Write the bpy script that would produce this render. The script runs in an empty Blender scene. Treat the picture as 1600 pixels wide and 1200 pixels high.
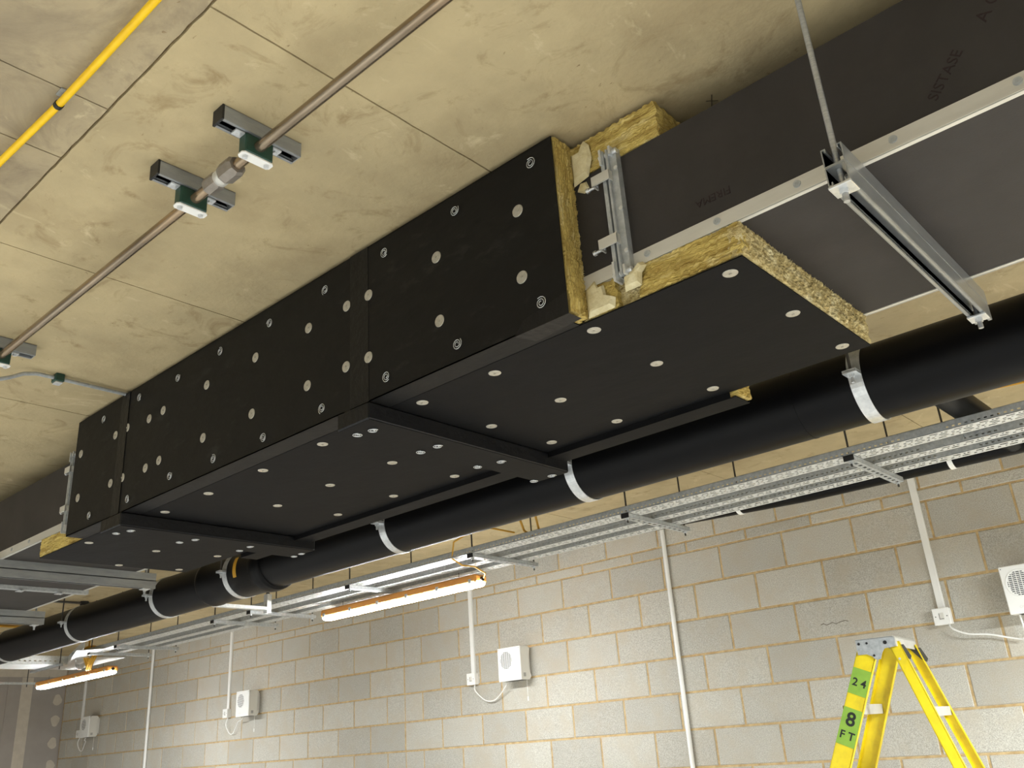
import bpy, math, random
from mathutils import Vector, Matrix, noise
random.seed(7)
H = 1.90                      # camera height above the floor; geometry below is given relative to the camera
SC = bpy.context.scene
COL = SC.collection

# ---------------------------------------------------------------- camera
cam_d = bpy.data.cameras.new('camera')
cam = bpy.data.objects.new('camera', cam_d)
COL.objects.link(cam)
RX = Vector((0.73979254, 0.66954502, -0.06645653))
RY = Vector((-0.29880683, 0.2384398, -0.92404596))
RZ = Vector((-0.60284449, 0.70345997, 0.37646061))
M = Matrix.Identity(4)
for i in range(3):
    M[i][0] = RX[i]; M[i][1] = -RY[i]; M[i][2] = -RZ[i]
M[2][3] = H
cam.matrix_world = M
cam_d.sensor_width = 36.0
cam_d.lens = 1394.92 / 1600 * 36.0
cam_d.clip_start = 0.02
SC.camera = cam

# ---------------------------------------------------------------- world, lamps, exposure
w = bpy.data.worlds.new('world'); SC.world = w
w.use_nodes = True
w.node_tree.nodes['Background'].inputs[0].default_value = (0.9, 0.95, 1.0, 1)
w.node_tree.nodes['Background'].inputs[1].default_value = 0.05
SC.view_settings.view_transform = 'Standard'
SC.view_settings.look = 'None'
SC.view_settings.gamma = 1.0
SC.view_settings.use_curve_mapping = False
SC.view_settings.exposure = 0.42

def lamp(name, x, y, z, energy, sx=1.5, sy=0.12, color=(1.0, 0.965, 0.90), rot=(0, 0, 0)):
    d = bpy.data.lights.new(name, 'AREA')
    d.shape = 'RECTANGLE'; d.size = sx; d.size_y = sy
    d.energy = energy; d.color = color
    o = bpy.data.objects.new(name, d); COL.objects.link(o)
    o.location = (x, y, z + H); o.rotation_euler = rot
    return o
# site battens beyond the frame: the row along the block wall carries on to the right, and more rows hang
# behind and beside the camera; the pale floor throws their light back up to the soffit
CW = (0.88, 0.95, 1.0)
for k, (x, y, z, e) in enumerate([(0.7, 3.85, .88, 190), (4.0, 3.85, .88, 170), (1.5, -1.6, .75, 150), (-3.5, -1.8, .75, 170), (-8.5, -1.6, .75, 170)]):
    lamp('batten_lamp', x, y, z, e, color=CW)

# ---------------------------------------------------------------- materials
def mat(name, c1, c2=None, scale=20, rough=.6, metal=0, bump=0, bscale=None, detail=6, rand=0, emit=0, stretch=None,
        lo=.35, hi=.65, bdist=.01, spec=.5, c3=None, scale3=3, lo3=.5, hi3=.7, objrand=False, coat=0):
    m = bpy.data.materials.new(name); m.use_nodes = True
    nt = m.node_tree; N = nt.nodes; L = nt.links
    b = N['Principled BSDF']
    b.inputs['Base Color'].default_value = (*c1, 1)
    b.inputs['Roughness'].default_value = rough
    b.inputs['Metallic'].default_value = metal
    b.inputs['Specular IOR Level'].default_value = spec
    if coat: b.inputs['Coat Weight'].default_value = coat
    tc = N.new('ShaderNodeTexCoord'); vec = tc.outputs['Object']
    if objrand:
        oi = N.new('ShaderNodeObjectInfo'); mul = N.new('ShaderNodeVectorMath'); mul.operation = 'ADD'
        sc = N.new('ShaderNodeMath'); sc.operation = 'MULTIPLY'; sc.inputs[1].default_value = 37.0
        L.new(oi.outputs['Random'], sc.inputs[0]); L.new(vec, mul.inputs[0]); L.new(sc.outputs[0], mul.inputs[1]); vec = mul.outputs[0]
    if stretch:
        mp = N.new('ShaderNodeMapping'); mp.inputs['Scale'].default_value = stretch
        L.new(vec, mp.inputs['Vector']); vec = mp.outputs[0]
    col = None
    if c2:
        nz = N.new('ShaderNodeTexNoise'); nz.inputs['Scale'].default_value = scale; nz.inputs['Detail'].default_value = detail
        nz.inputs['Roughness'].default_value = .62
        L.new(vec, nz.inputs['Vector'])
        cr = N.new('ShaderNodeValToRGB')
        cr.color_ramp.elements[0].position = lo; cr.color_ramp.elements[1].position = hi
        cr.color_ramp.elements[0].color = (*c1, 1); cr.color_ramp.elements[1].color = (*c2, 1)
        L.new(nz.outputs['Fac'], cr.inputs['Fac']); col = cr.outputs['Color']
        if c3:
            n3 = N.new('ShaderNodeTexNoise'); n3.inputs['Scale'].default_value = scale3; n3.inputs['Detail'].default_value = 7
            n3.inputs['Roughness'].default_value = .6
            L.new(vec, n3.inputs['Vector'])
            r3 = N.new('ShaderNodeValToRGB'); r3.color_ramp.elements[0].position = lo3; r3.color_ramp.elements[1].position = hi3
            L.new(n3.outputs['Fac'], r3.inputs['Fac'])
            mx = N.new('ShaderNodeMix'); mx.data_type = 'RGBA'
            L.new(r3.outputs['Color'], mx.inputs['Factor']); L.new(col, mx.inputs['A']); mx.inputs['B'].default_value = (*c3, 1)
            col = mx.outputs['Result']
        if rand:
            oi = N.new('ShaderNodeObjectInfo'); mr = N.new('ShaderNodeMapRange')
            mr.inputs['To Min'].default_value = 1 - rand; mr.inputs['To Max'].default_value = 1 + rand
            L.new(oi.outputs['Random'], mr.inputs['Value'])
            hs = N.new('ShaderNodeHueSaturation'); L.new(mr.outputs[0], hs.inputs['Value']); L.new(col, hs.inputs['Color'])
            col = hs.outputs['Color']
        L.new(col, b.inputs['Base Color'])
    if bump:
        nb = N.new('ShaderNodeTexNoise'); nb.inputs['Scale'].default_value = bscale or scale; nb.inputs['Detail'].default_value = 8
        L.new(vec, nb.inputs['Vector'])
        bp = N.new('ShaderNodeBump'); bp.inputs['Strength'].default_value = bump; bp.inputs['Distance'].default_value = bdist
        L.new(nb.outputs['Fac'], bp.inputs['Height']); L.new(bp.outputs[0], b.inputs['Normal'])
    if emit:
        b.inputs['Emission Color'].default_value = (*c1, 1); b.inputs['Emission Strength'].default_value = emit
    return m
def s(r, g, b):
    f = lambda v: (v / 255 / 12.92) if v / 255 <= .04045 else ((v / 255 + .055) / 1.055) ** 2.4
    return (f(r), f(g), f(b))

CONC = mat('concrete_soffit', s(195, 177, 136), s(172, 156, 120), 3.5, .85, bump=.15, bscale=60, c3=s(164, 146, 110), scale3=2.4, lo3=.50, hi3=.74, lo=.3, hi=.7, detail=12)
CONC_OLD = mat('concrete_soffit_grey', s(180, 164, 130), s(158, 144, 116), 2.6, .85, bump=.15, bscale=60, c3=s(146, 132, 108), scale3=2.5, lo3=.5, hi3=.7, detail=9)
def mottle(m, specks):
    # extra smudges, pits and pale scuffs over the base colour
    nt = m.node_tree; N = nt.nodes; L = nt.links; b = N['Principled BSDF']
    src = b.inputs['Base Color'].links[0].from_socket; tc = N.new('ShaderNodeTexCoord')
    for (sc, dist, lo, hi, c, st) in specks:
        mp = N.new('ShaderNodeMapping'); mp.inputs['Scale'].default_value = st; L.new(tc.outputs['Object'], mp.inputs['Vector'])
        nz = N.new('ShaderNodeTexNoise'); nz.inputs['Scale'].default_value = sc; nz.inputs['Detail'].default_value = 8; nz.inputs['Roughness'].default_value = .7
        nz.inputs['Distortion'].default_value = dist; L.new(mp.outputs[0], nz.inputs['Vector'])
        r = N.new('ShaderNodeValToRGB'); r.color_ramp.elements[0].position = lo; r.color_ramp.elements[1].position = hi; L.new(nz.outputs['Fac'], r.inputs['Fac'])
        mx = N.new('ShaderNodeMix'); mx.data_type = 'RGBA'; L.new(r.outputs['Color'], mx.inputs['Factor']); L.new(src, mx.inputs['A']); mx.inputs['B'].default_value = (*c, 1)
        src = mx.outputs['Result']
    L.new(src, b.inputs['Base Color'])
SPK = [(5, 1.5, .56, .74, s(150, 130, 92), (1, 1, 1)), (9, .8, .60, .78, s(214, 198, 158), (1, .6, 1)), (34, .4, .66, .72, s(128, 106, 70), (.7, 1.4, 1)), (70, 0, .70, .74, s(104, 84, 56), (1, 1, 1))]
mottle(CONC, SPK); mottle(CONC_OLD, [(4, 1.5, .5, .7, s(140, 126, 102), (1, 1, 1))] + SPK[1:])
CRACK = mat('joint_concrete', s(150, 128, 92), s(112, 94, 68), 30, .95, bump=.3)  # brown crumbly concrete showing in the open joints between panels
BLOCK = mat('concrete_block', s(202, 199, 188), s(160, 155, 144), 210, .9, bump=.5, bscale=200, rand=.10, objrand=True, detail=3, bdist=.004, c3=s(182, 173, 156), scale3=6, lo3=.45, hi3=.75)
MORTAR = mat('mortar', s(202, 177, 132), s(174, 146, 102), 25, .95, bump=.4, bscale=80)
PLASTER = mat('plasterboard', s(170, 163, 156), s(162, 155, 148), 3, .8)
TAPE = mat('taping_compound', s(208, 199, 184), s(198, 189, 174), 12, .8)
FLOORM = mat('screed', s(206, 203, 198), s(192, 189, 184), 4, .8)
PAINT = mat('painted_wall', s(196, 195, 190), s(190, 188, 184), 3, .8)
WRAP = mat('black_foil_facing', s(17, 17, 17), s(12, 12, 13), 14, .55, bump=.25, bscale=9, stretch=(1, 2.2, 2.2), c3=s(52, 51, 48), scale3=9, lo3=.60, hi3=.88, bdist=.012, spec=.22)
WRAPB = mat('black_foil_under', s(19, 19, 20), s(16, 16, 17), 10, .62, bump=.2, bscale=6, stretch=(1, 1.8, 1), bdist=.014, spec=.1)
WRAPC = mat('black_tape', s(16, 17, 20), s(11, 12, 15), 30, .45, bump=.5, bscale=40, bdist=.005, spec=.28)
WKW = dict(rough=.95, lo=.30, hi=.70, bdist=.009, detail=10)
WOOL = mat('mineral_wool', s(224, 200, 116), s(150, 122, 54), 55, bump=1.0, bscale=120, stretch=(.22, .6, 1.6), c3=s(236, 220, 160), scale3=40, lo3=.56, hi3=.76, **WKW)
WOOLV = mat('mineral_wool_upright', s(222, 198, 116), s(152, 124, 56), 55, bump=1.0, bscale=120, stretch=(1.2, 1.6, .2), c3=s(236, 220, 164), scale3=40, lo3=.56, hi3=.78, **WKW)
WOOLL = mat('mineral_wool_lit_end', s(226, 208, 150), s(150, 126, 68), 70, bump=1.0, bscale=150, stretch=(1, .7, 1.1), c3=s(240, 228, 182), scale3=30, lo3=.5, hi3=.72, **WKW)  # same wool, paler: light on the board's right end painted into the colour
SEAL = mat('cream_sealant', s(226, 216, 178), s(206, 192, 146), 30, .7, bump=.5, bscale=60)
DUCT = mat('coated_duct_board', s(56, 53, 51), s(50, 47, 45), 5, .6, spec=.22, c3=s(64, 59, 57), scale3=3, lo3=.5, hi3=.8, bump=.04, bscale=200)
INK = mat('faint_print', s(42, 32, 33), rough=.6, spec=.2)
ALU = mat('mill_aluminium', s(212, 210, 202), s(198, 196, 188), 18, .42, metal=.35, stretch=(.2, 1, 1))
GALV = mat('galvanised_steel', s(160, 163, 163), s(144, 147, 148), 40, .3, metal=.4, stretch=(1, .25, 1), bump=.05)
GALVT = mat('pregalv_tray', s(222, 223, 220), s(200, 202, 200), 60, .42, metal=.25)
GALVD = mat('dull_galvanised', s(184, 187, 187), s(158, 162, 163), 55, .42, metal=.3)
ZINC = mat('bright_zinc', s(222, 224, 224), s(200, 203, 205), 60, .3, metal=.55)
WASH = mat('washer_steel', s(190, 186, 174), s(168, 163, 150), 90, .42, metal=.35)
WASHP = mat('washer_pink', s(226, 170, 166), s(206, 190, 186), 60, .45, metal=.1)
ROD = mat('threaded_rod', s(190, 193, 195), s(160, 163, 166), 300, .3, metal=.45, stretch=(.1, .1, 1))
DROD = mat('dull_rod', s(84, 82, 78), rough=.5, metal=.6)
STEEL = mat('pipe_steel', s(168, 152, 130), s(128, 114, 96), 12, .22, metal=.8, stretch=(.15, 1, 1), c3=s(190, 160, 124), scale3=9, lo3=.5, hi3=.8)
UNION = mat('union_steel', s(156, 148, 138), s(132, 125, 116), 20, .42, metal=.5)
GREEN = mat('green_clamp', s(22, 66, 54), s(17, 54, 44), 30, .45)
BLACK = mat('black_plastic', s(22, 22, 23), rough=.55)
HDPE = mat('black_soil_pipe', s(9, 9, 11), s(12, 12, 13), 3, .4, stretch=(.2, 1, 1), spec=.13)
WHITE = mat('white_plastic', s(236, 235, 230), rough=.4)
DARKG = mat('dark_grille', s(70, 70, 70), rough=.6)
CREAMP = mat('grey_white_plastic', s(214, 211, 202), rough=.45)
YEL = mat('yellow_tube', s(250, 206, 8), s(240, 192, 4), 12, .4)
YELC = mat('yellow_cable', s(200, 150, 40), rough=.5)
FIBRE = mat('yellow_fibreglass', s(236, 212, 18), s(222, 194, 12), 9, .4, c3=s(200, 178, 36), scale3=14, lo3=.5, hi3=.8)
LABEL = mat('green_label', s(140, 178, 62), s(128, 168, 58), 20, .6)
PRINT = mat('black_print', s(26, 32, 24), rough=.6)
BODY = mat('batten_body', s(204, 140, 62), s(190, 124, 50), 6, .5)
LENS = mat('batten_lens', (0.94, 0.975, 1.0), rough=.4, emit=105)
BAG = mat('clear_wrap', s(230, 230, 226), rough=.2)
BAG.node_tree.nodes['Principled BSDF'].inputs['Transmission Weight'].default_value = .85
BAG.node_tree.nodes['Principled BSDF'].inputs['IOR'].default_value = 1.1

# ---------------------------------------------------------------- mesh builder
class B:
    def __init__(self): self.v = []; self.f = []; self.sm = []
    def add(self, vs, fs, smooth=False):
        n = len(self.v); self.v += [tuple(p) for p in vs]
        for f in fs: self.f.append(tuple(i + n for i in f)); self.sm.append(smooth)
        return self
    def box(self, x0, x1, y0, y1, z0, z1):
        if x0 > x1: x0, x1 = x1, x0
        if y0 > y1: y0, y1 = y1, y0
        if z0 > z1: z0, z1 = z1, z0
        return self.add([(x0,y0,z0),(x1,y0,z0),(x1,y1,z0),(x0,y1,z0),(x0,y0,z1),(x1,y0,z1),(x1,y1,z1),(x0,y1,z1)],
                 [(3,2,1,0),(4,5,6,7),(0,1,5,4),(1,2,6,5),(2,3,7,6),(3,0,4,7)])
    def cbox(self, x0, x1, y0, y1, z0, z1, c):
        # box with chamfered edges (three slabs merged as one hull of 24 points)
        P = []
        for sx in (0, 1):
            for sy in (0, 1):
                for sz in (0, 1):
                    X, Y, Z = (x0, x1)[sx], (y0, y1)[sy], (z0, z1)[sz]
                    dx, dy, dz = (c, -c)[sx], (c, -c)[sy], (c, -c)[sz]
                    P += [(X, Y + dy, Z + dz), (X + dx, Y, Z + dz), (X + dx, Y + dy, Z)]
        id = lambda a, b_, c_, k: (a * 4 + b_ * 2 + c_) * 3 + k
        F = []
        F.append([id(0,0,0,0), id(0,0,1,0), id(0,1,1,0), id(0,1,0,0)]); F.append([id(1,0,0,0), id(1,1,0,0), id(1,1,1,0), id(1,0,1,0)])
        F.append([id(0,0,0,1), id(1,0,0,1), id(1,0,1,1), id(0,0,1,1)]); F.append([id(0,1,0,1), id(0,1,1,1), id(1,1,1,1), id(1,1,0,1)])
        F.append([id(0,0,0,2), id(0,1,0,2), id(1,1,0,2), id(1,0,0,2)]); F.append([id(0,0,1,2), id(1,0,1,2), id(1,1,1,2), id(0,1,1,2)])
        for a in (0, 1):
            for b_ in (0, 1):
                F.append([id(a,b_,0,0), id(a,b_,1,0), id(a,b_,1,1), id(a,b_,0,1)])
                F.append([id(a,0,b_,0), id(a,1,b_,0), id(a,1,b_,2), id(a,0,b_,2)])
                F.append([id(0,a,b_,1), id(1,a,b_,1), id(1,a,b_,2), id(0,a,b_,2)])
                for c_ in (0, 1): F.append([id(a,b_,c_,0), id(a,b_,c_,1), id(a,b_,c_,2)])
        return self.add(P, F)
    def tube(self, pts, r, seg=10, caps=True, smooth=True):
        pts = [Vector(p) for p in pts]; rings = []; up = None
        n = len(pts)
        for i, p in enumerate(pts):
            d = (pts[min(i+1, n-1)] - pts[max(i-1, 0)]).normalized()
            if up is None: up = Vector((0,0,1)) if abs(d.z) < .9 else Vector((1,0,0))
            a = d.cross(up).normalized(); b = a.cross(d).normalized(); up = b
            rr = r[i] if isinstance(r, (list, tuple)) else r
            rings.append([p + (a * math.cos(t) + b * math.sin(t)) * rr for t in [2*math.pi*k/seg for k in range(seg)]])
        vs = [q for R_ in rings for q in R_]
        fs = [(i*seg+k, i*seg+(k+1) % seg, (i+1)*seg+(k+1) % seg, (i+1)*seg+k) for i in range(n-1) for k in range(seg)]
        self.add(vs, fs, smooth)
        if caps: self.add(rings[0], [tuple(range(seg))[::-1]]); self.add(rings[-1], [tuple(range(seg))])
        return self
    def ring(self, c, axis, r0, r1, half, a0=0, a1=2*math.pi, seg=32):
        # band of rectangular section around an axis ('x')
        c = Vector(c); vs = []; fs = []
        full = abs(a1 - a0 - 2*math.pi) < 1e-6
        n = seg if full else seg + 1
        for k in range(n):
            t = a0 + (a1 - a0) * k / seg
            for (rr, xx) in ((r0, -half), (r1, -half), (r1, half), (r0, half)):
                vs.append(c + Vector((xx, math.cos(t)*rr, math.sin(t)*rr)))
        for k in range(seg):
            a = k*4; b = ((k+1) % n)*4
            for j in range(4): fs.append((a+j, a+(j+1) % 4, b+(j+1) % 4, b+j))
        if not full: fs += [(0,1,2,3), tuple((n-1)*4+j for j in (3,2,1,0))]
        return self.add(vs, fs)
    def disc(self, c, n, r, th, seg=14, hole=False):
        c = Vector(c); n = Vector(n).normalized(); a = n.orthogonal().normalized(); b = n.cross(a)
        P = lambda rr, h: [c + n*h + (a*math.cos(2*math.pi*k/seg) + b*math.sin(2*math.pi*k/seg))*rr for k in range(seg)]
        R0, R1 = P(r, 0), P(r*.94, th)
        self.add(R0 + R1, [(k, (k+1) % seg, seg+(k+1) % seg, seg+k) for k in range(seg)] + [tuple(range(seg, 2*seg))])
        return self
    def prism(self, poly, ax, a0, a1):
        # polygon in the two other axes, extruded along ax
        o = {'x': lambda p, q, t: (t, p, q), 'y': lambda p, q, t: (p, t, q), 'z': lambda p, q, t: (p, q, t)}[ax]
        n = len(poly)
        return self.add([o(p, q, a0) for p, q in poly] + [o(p, q, a1) for p, q in poly],
                 [tuple(range(n))[::-1], tuple(range(n, 2*n))] + [(k, (k+1) % n, n+(k+1) % n, n+k) for k in range(n)])
    def patch(self, o, u, v, nrm, nu, nv, amp, depth, freq=40, seed=0, edge=1.0):
        # fibrous rough face: displaced grid with a skirt going back by depth
        o, u, v, nrm = Vector(o), Vector(u), Vector(v), Vector(nrm)
        ulen, vlen = u.length, v.length
        vs = []
        for j in range(nv+1):
            for i in range(nu+1):
                p = o + u*(i/nu) + v*(j/nv)
                q = p + Vector((seed*3.1, seed*1.7, seed*.9))
                d = noise.fractal(q*freq, 1, 2, 4) * amp + noise.noise(q*freq*4) * amp*.5
                e = Vector((0,0,0))
                k_ = noise.noise(q*90) * amp*1.2*edge
                if i == 0: e += u.normalized() * (abs(k_) + .002)      # these two edges lie against a facing
                if i == nu: e += u.normalized() * k_
                k_ = noise.noise(q*110+Vector((5,0,0))) * amp*1.2*edge
                if j == 0: e += v.normalized() * (abs(k_) + .003)
                if j == nv: e += v.normalized() * k_
                vs.append(p + nrm*d + e)
        W = nu+1
        fs = [(j*W+i, j*W+i+1, (j+1)*W+i+1, (j+1)*W+i) for j in range(nv) for i in range(nu)]
        self.add(vs, fs)
        loop = [(i, 0) for i in range(nu)] + [(nu, j) for j in range(nv)] + [(i, nv) for i in range(nu, 0, -1)] + [(0, j) for j in range(nv, 0, -1)]
        top = [vs[j*W+i] for i, j in loop]; bot = [p - nrm*depth for p in top]
        n = len(loop)
        self.add(top + bot, [(k, n+k, n+(k+1) % n, (k+1) % n) for k in range(n)])
        return self
    def fuzz(self, o, u, nrm, count, length, seed=0):
        length *= .8
        rnd = random.Random(seed); o, u, nrm = Vector(o), Vector(u), Vector(nrm)
        for k in range(count):
            p = o + u*rnd.random()
            d = (nrm + Vector((rnd.uniform(-.8,.8), rnd.uniform(-.8,.8), rnd.uniform(-.8,.8)))).normalized() * length * rnd.uniform(.3, 1)
            a = d.orthogonal().normalized() * length*.22; b = d.cross(a).normalized()*length*.22
            self.add([p - nrm*.004 + a, p - nrm*.004 - a*.5 + b, p - nrm*.004 - a*.5 - b, p + d], [(0,1,3), (1,2,3), (2,0,3)])
        return self
    def xform(self, m):
        self.v = [tuple(m @ Vector(p)) for p in self.v]; return self
    def mesh(self, name, off=Vector((0,0,0))):
        me = bpy.data.meshes.new(name)
        me.from_pydata([(p[0]-off[0], p[1]-off[1], p[2]-off[2]) for p in self.v], [], self.f)
        me.polygons.foreach_set('use_smooth', self.sm); me.update()
        return me
    def build(self, name, material, parent=None, local=False):
        # vertices are relative to the camera's floor point at height H unless local
        if parent is None: off = Vector((0, 0, -H))
        elif local: off = Vector((0, 0, 0))
        else:
            r = parent
            while r.parent: r = r.parent
            off = Vector(r.location) - Vector((0, 0, H))
        me = self.mesh(name, off); me.materials.append(material)
        o = bpy.data.objects.new(name, me); COL.objects.link(o)
        if parent is not None: o.parent = parent
        return o

def thing(name, label, cat, loc, group=None):
    o = bpy.data.objects.new(name, None); COL.objects.link(o); o.empty_display_size = .05
    o.location = (loc[0], loc[1], loc[2] + H)
    o['label'] = label; o['category'] = cat
    if group: o['group'] = group
    return o
def dup(root, loc, label=None, rz=0):
    r = root.copy(); COL.objects.link(r); r.location = (loc[0], loc[1], loc[2] + H); r.rotation_euler = (0, 0, rz)
    if label: r['label'] = label
    for ch in list(root.children):
        c = ch.copy(); COL.objects.link(c); c.parent = r
        for g in list(ch.children):
            d = g.copy(); COL.objects.link(d); d.parent = c
    return r
def struct(o):
    o['kind'] = 'structure'; return o
def part(mesh, material, name, parent, loc=(0,0,0), rot=(0,0,0)):
    # piece that shares mesh data; loc in the local space of the parent's thing
    if not mesh.materials: mesh.materials.append(material)
    o = bpy.data.objects.new(name, mesh); COL.objects.link(o); o.parent = parent; o.location = loc; o.rotation_euler = rot
    return o

# ================================================================ THE ROOM
CE = 1.44; WY = 5.35; XL = -12.78; XR = 5.2; YN = -4.2; FZ = -H
struct(B().box(XL, XR, YN, WY+.2, FZ-.15, FZ).build('floor', FLOORM))
struct(B().box(XR, XR+.15, YN, WY, FZ, CE+.2).build('wall_right', PAINT))
struct(B().box(XL-.15, XR+.15, YN-.15, YN, FZ, CE+.2).build('wall_front', PAINT))
ceil = struct(B().box(XL-.15, XR+.15, YN-.15, WY+.2, CE+.010, CE+.25).build('ceiling', CRACK))
# soffit: the prints of the formwork sheets, with open joints between them
def panel(x0, x1, y0, y1, m, dz=0):
    g = .0022; b = B()
    n = max(2, int((x1-x0)/.03)); k = max(2, int((y1-y0)/.05))
    # edges waver a little, as poured concrete does
    pts = []
    for i in range(n): pts.append((x0+g+(x1-x0-2*g)*i/n, y0+g))
    for j in range(k): pts.append((x1-g, y0+g+(y1-y0-2*g)*j/k))
    for i in range(n): pts.append((x1-g-(x1-x0-2*g)*i/n, y1-g))
    for j in range(k): pts.append((x0+g, y1-g-(y1-y0-2*g)*j/k))
    J = lambda p: noise.noise(Vector((p[0]*23, p[1]*23, 3.3)))
    pts = [(p[0]+J(p)*.0022, p[1]+J((p[1]+4, p[0]))*.0030) for p in pts]
    b.prism(pts, 'z', CE+dz, CE+.012)
    return b.build('formwork_panel', m, ceil)
xs = [XL] + [-1.325-1.19*k for k in range(9, 0, -1)] + [-1.325, -.13, 1.06, 2.25, 3.44, XR]
xs2 = [XL, -11.5, -10.3, -9.1, -7.9, -6.7, -5.5, -4.3, -3.1, -2.015, -1.765, -.62, .58, 1.78, 2.98, 4.18, XR]
for a, b_ in zip(xs, xs[1:]):
    panel(a, b_, .685, 3.105, CONC, random.uniform(0, .0008)); panel(a, b_, 3.105, WY+.02, CONC, random.uniform(0, .0008))
for a, b_ in zip(xs2, xs2[1:]):
    panel(a, b_, -1.735, .6835, CONC_OLD, random.uniform(.0006, .0016)); panel(a, b_, YN, -1.735, CONC_OLD)

# block wall
wall = struct(B().box(XL-.15, XR+.15, WY+.0045, WY+.2, FZ, CE+.03).build('wall_back', MORTAR))
def block_mesh(L, hgt, seed):
    rnd = random.Random(seed); b = B(); c = .004; j = lambda: rnd.uniform(-.0018, .0018)
    f = [(-L/2+c+j(), 0, -hgt/2+c+j()), (L/2-c+j(), 0, -hgt/2+c+j()), (L/2-c+j(), 0, hgt/2-c+j()), (-L/2+c+j(), 0, hgt/2-c+j())]
    k = [(-L/2, .005, -hgt/2), (L/2, .005, -hgt/2), (L/2, .005, hgt/2), (-L/2, .005, hgt/2)]
    e = [(x, .02, z) for x, y, z in k]
    b.add(f + k + e, [(0,1,2,3)] + [(i, i+4, (i+1) % 4+4, (i+1) % 4) for i in range(4)] + [(i+4, i+8, (i+1) % 4+8, (i+1) % 4+4) for i in range(4)])
    return b.mesh('block')
BM = [block_mesh(.438, .213, k) for k in range(4)]
BRM = [block_mesh(.438, .062, 20+k) for k in range(2)]
CJ = -6.03   # the straight movement joint
def course(z0, z1, phase, small=False):
    xa = -12.76
    k0 = math.floor((xa - phase)/.45)
    hgt = z1 - z0 - .011
    x = phase + k0*.45
    for i in range(60):
        a = phase + (k0+i)*.45; b_ = a + .45
        if a > .55: break
        shift = .12 if b_ <= CJ + .2 else 0
        segs = []
        if a < CJ < b_: segs = [(a, CJ), (CJ, b_)]
        else: segs = [(a, b_)]
        for (p, q) in segs:
            p = max(p, xa)
            if q - p < .04: continue
            full = abs(q-p-.45) < .001 and abs(hgt - (.062 if small else .213)) < .004
            me = random.Random(hash((round(p,3), round(z0,3)))).choice(BRM if small else BM) if full else block_mesh(q-p-.011, hgt, int(abs(p*100)))
            part(me, BLOCK, 'block', wall, ((p+q)/2, WY, (z0+z1)/2 + H), (0, 0, 0))
# wall_back's mesh is in world space (origin at 0), so pieces sit at world height
PA, PB = -4.461, -4.236
for k, z0 in enumerate([-.419, -.194, .031, .256, .481, .708, .934]):
    course(z0, z0+.225 if k < 6 else 1.152, (PB, PA)[k % 2 == 1])
course(1.152, 1.224, -4.03, True)
course(1.224, 1.437, -3.80)

PENCIL = mat('pencil_mark', s(92, 80, 62), rough=.9)
for pts in ([(-.764, 1.701), (-.7418, 1.721)], [(-.7418, 1.6904), (-.7666, 1.7325)], [(-.7697, 1.779), (-.7805, 1.818), (-.779, 1.832), (-.7894, 1.8695)]):
    B().tube([(x, y, CE-.0002) for x, y in pts], .0011, 4).build('pencil_mark', PENCIL, ceil)
B().tube([(-2.29+.019*k, WY-.0004, .556+.006*math.sin(k*2.1)+(.012 if k == 8 else 0)) for k in range(10)], .0016, 4).build('marker_scribble', PENCIL, wall)

# plasterboard end wall with taped joints
lw = struct(B().box(XL-.15, XL, YN-.15, WY+.2, FZ, CE+.03).build('wall_left', PLASTER))
for (y0, y1, z0, z1) in ((2.2, 3.42, FZ+H, 0), (3.43, 4.62, 0, 0), (4.63, 5.34, 0, 0)):
    B().box(XL-.002, XL+.006, y0, y1, FZ+.01, CE-.02).build('plasterboard_sheet', PLASTER, lw)
for y in (4.86, 3.425):
    B().box(XL, XL+.0075, y-.07, y+.07, FZ+.01, 1.26).build('joint_tape', TAPE, lw)
B().box(XL, XL+.0069, 3.3, 5.34, 1.265, 1.36).build('joint_tape', TAPE, lw)
for z in (.98, .72, .45, .18):
    b = B(); b.prism([(5.26+.055*math.cos(t)*(1+.2*math.sin(3*t+z*9)), z+.07*math.sin(t)) for t in [k*math.pi/6 for k in range(12)]], 'x', XL+.006, XL+.0085)
    b.build('filler_patch', TAPE, lw)

# ================================================================ VENTILATION DUCT
YD0, YD1, ZD0, ZD1 = 1.582, 2.277, 1.010, 1.318
DX0, DX1 = -12.6, 2.6
duct = thing('ventilation_duct', 'dark brown fire-board ventilation duct with pale aluminium corner angle under the ceiling', 'duct', ((DX0+DX1)/2, (YD0+YD1)/2, ZD0))
xsd = [DX0, -11.1, -9.65, -8.2, -6.78, -5.35, -3.92, -2.45, -.985, .455, 1.9, DX1]
for a, b_ in zip(xsd, xsd[1:]):
    t = .018
    B().box(a+.001, b_-.001, YD0, YD0+t, ZD0, ZD1).build('side_panel', DUCT, duct)
    B().box(a+.001, b_-.001, YD0+t, YD1-t, ZD0, ZD0+t).build('bottom_panel', DUCT, duct)
    B().box(a+.001, b_-.001, YD0+t, YD1-t, ZD1-t, ZD1).build('top_panel', DUCT, duct)
    B().box(a+.001, b_-.001, YD1-t, YD1, ZD0, ZD1).build('side_panel', DUCT, duct)
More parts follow.
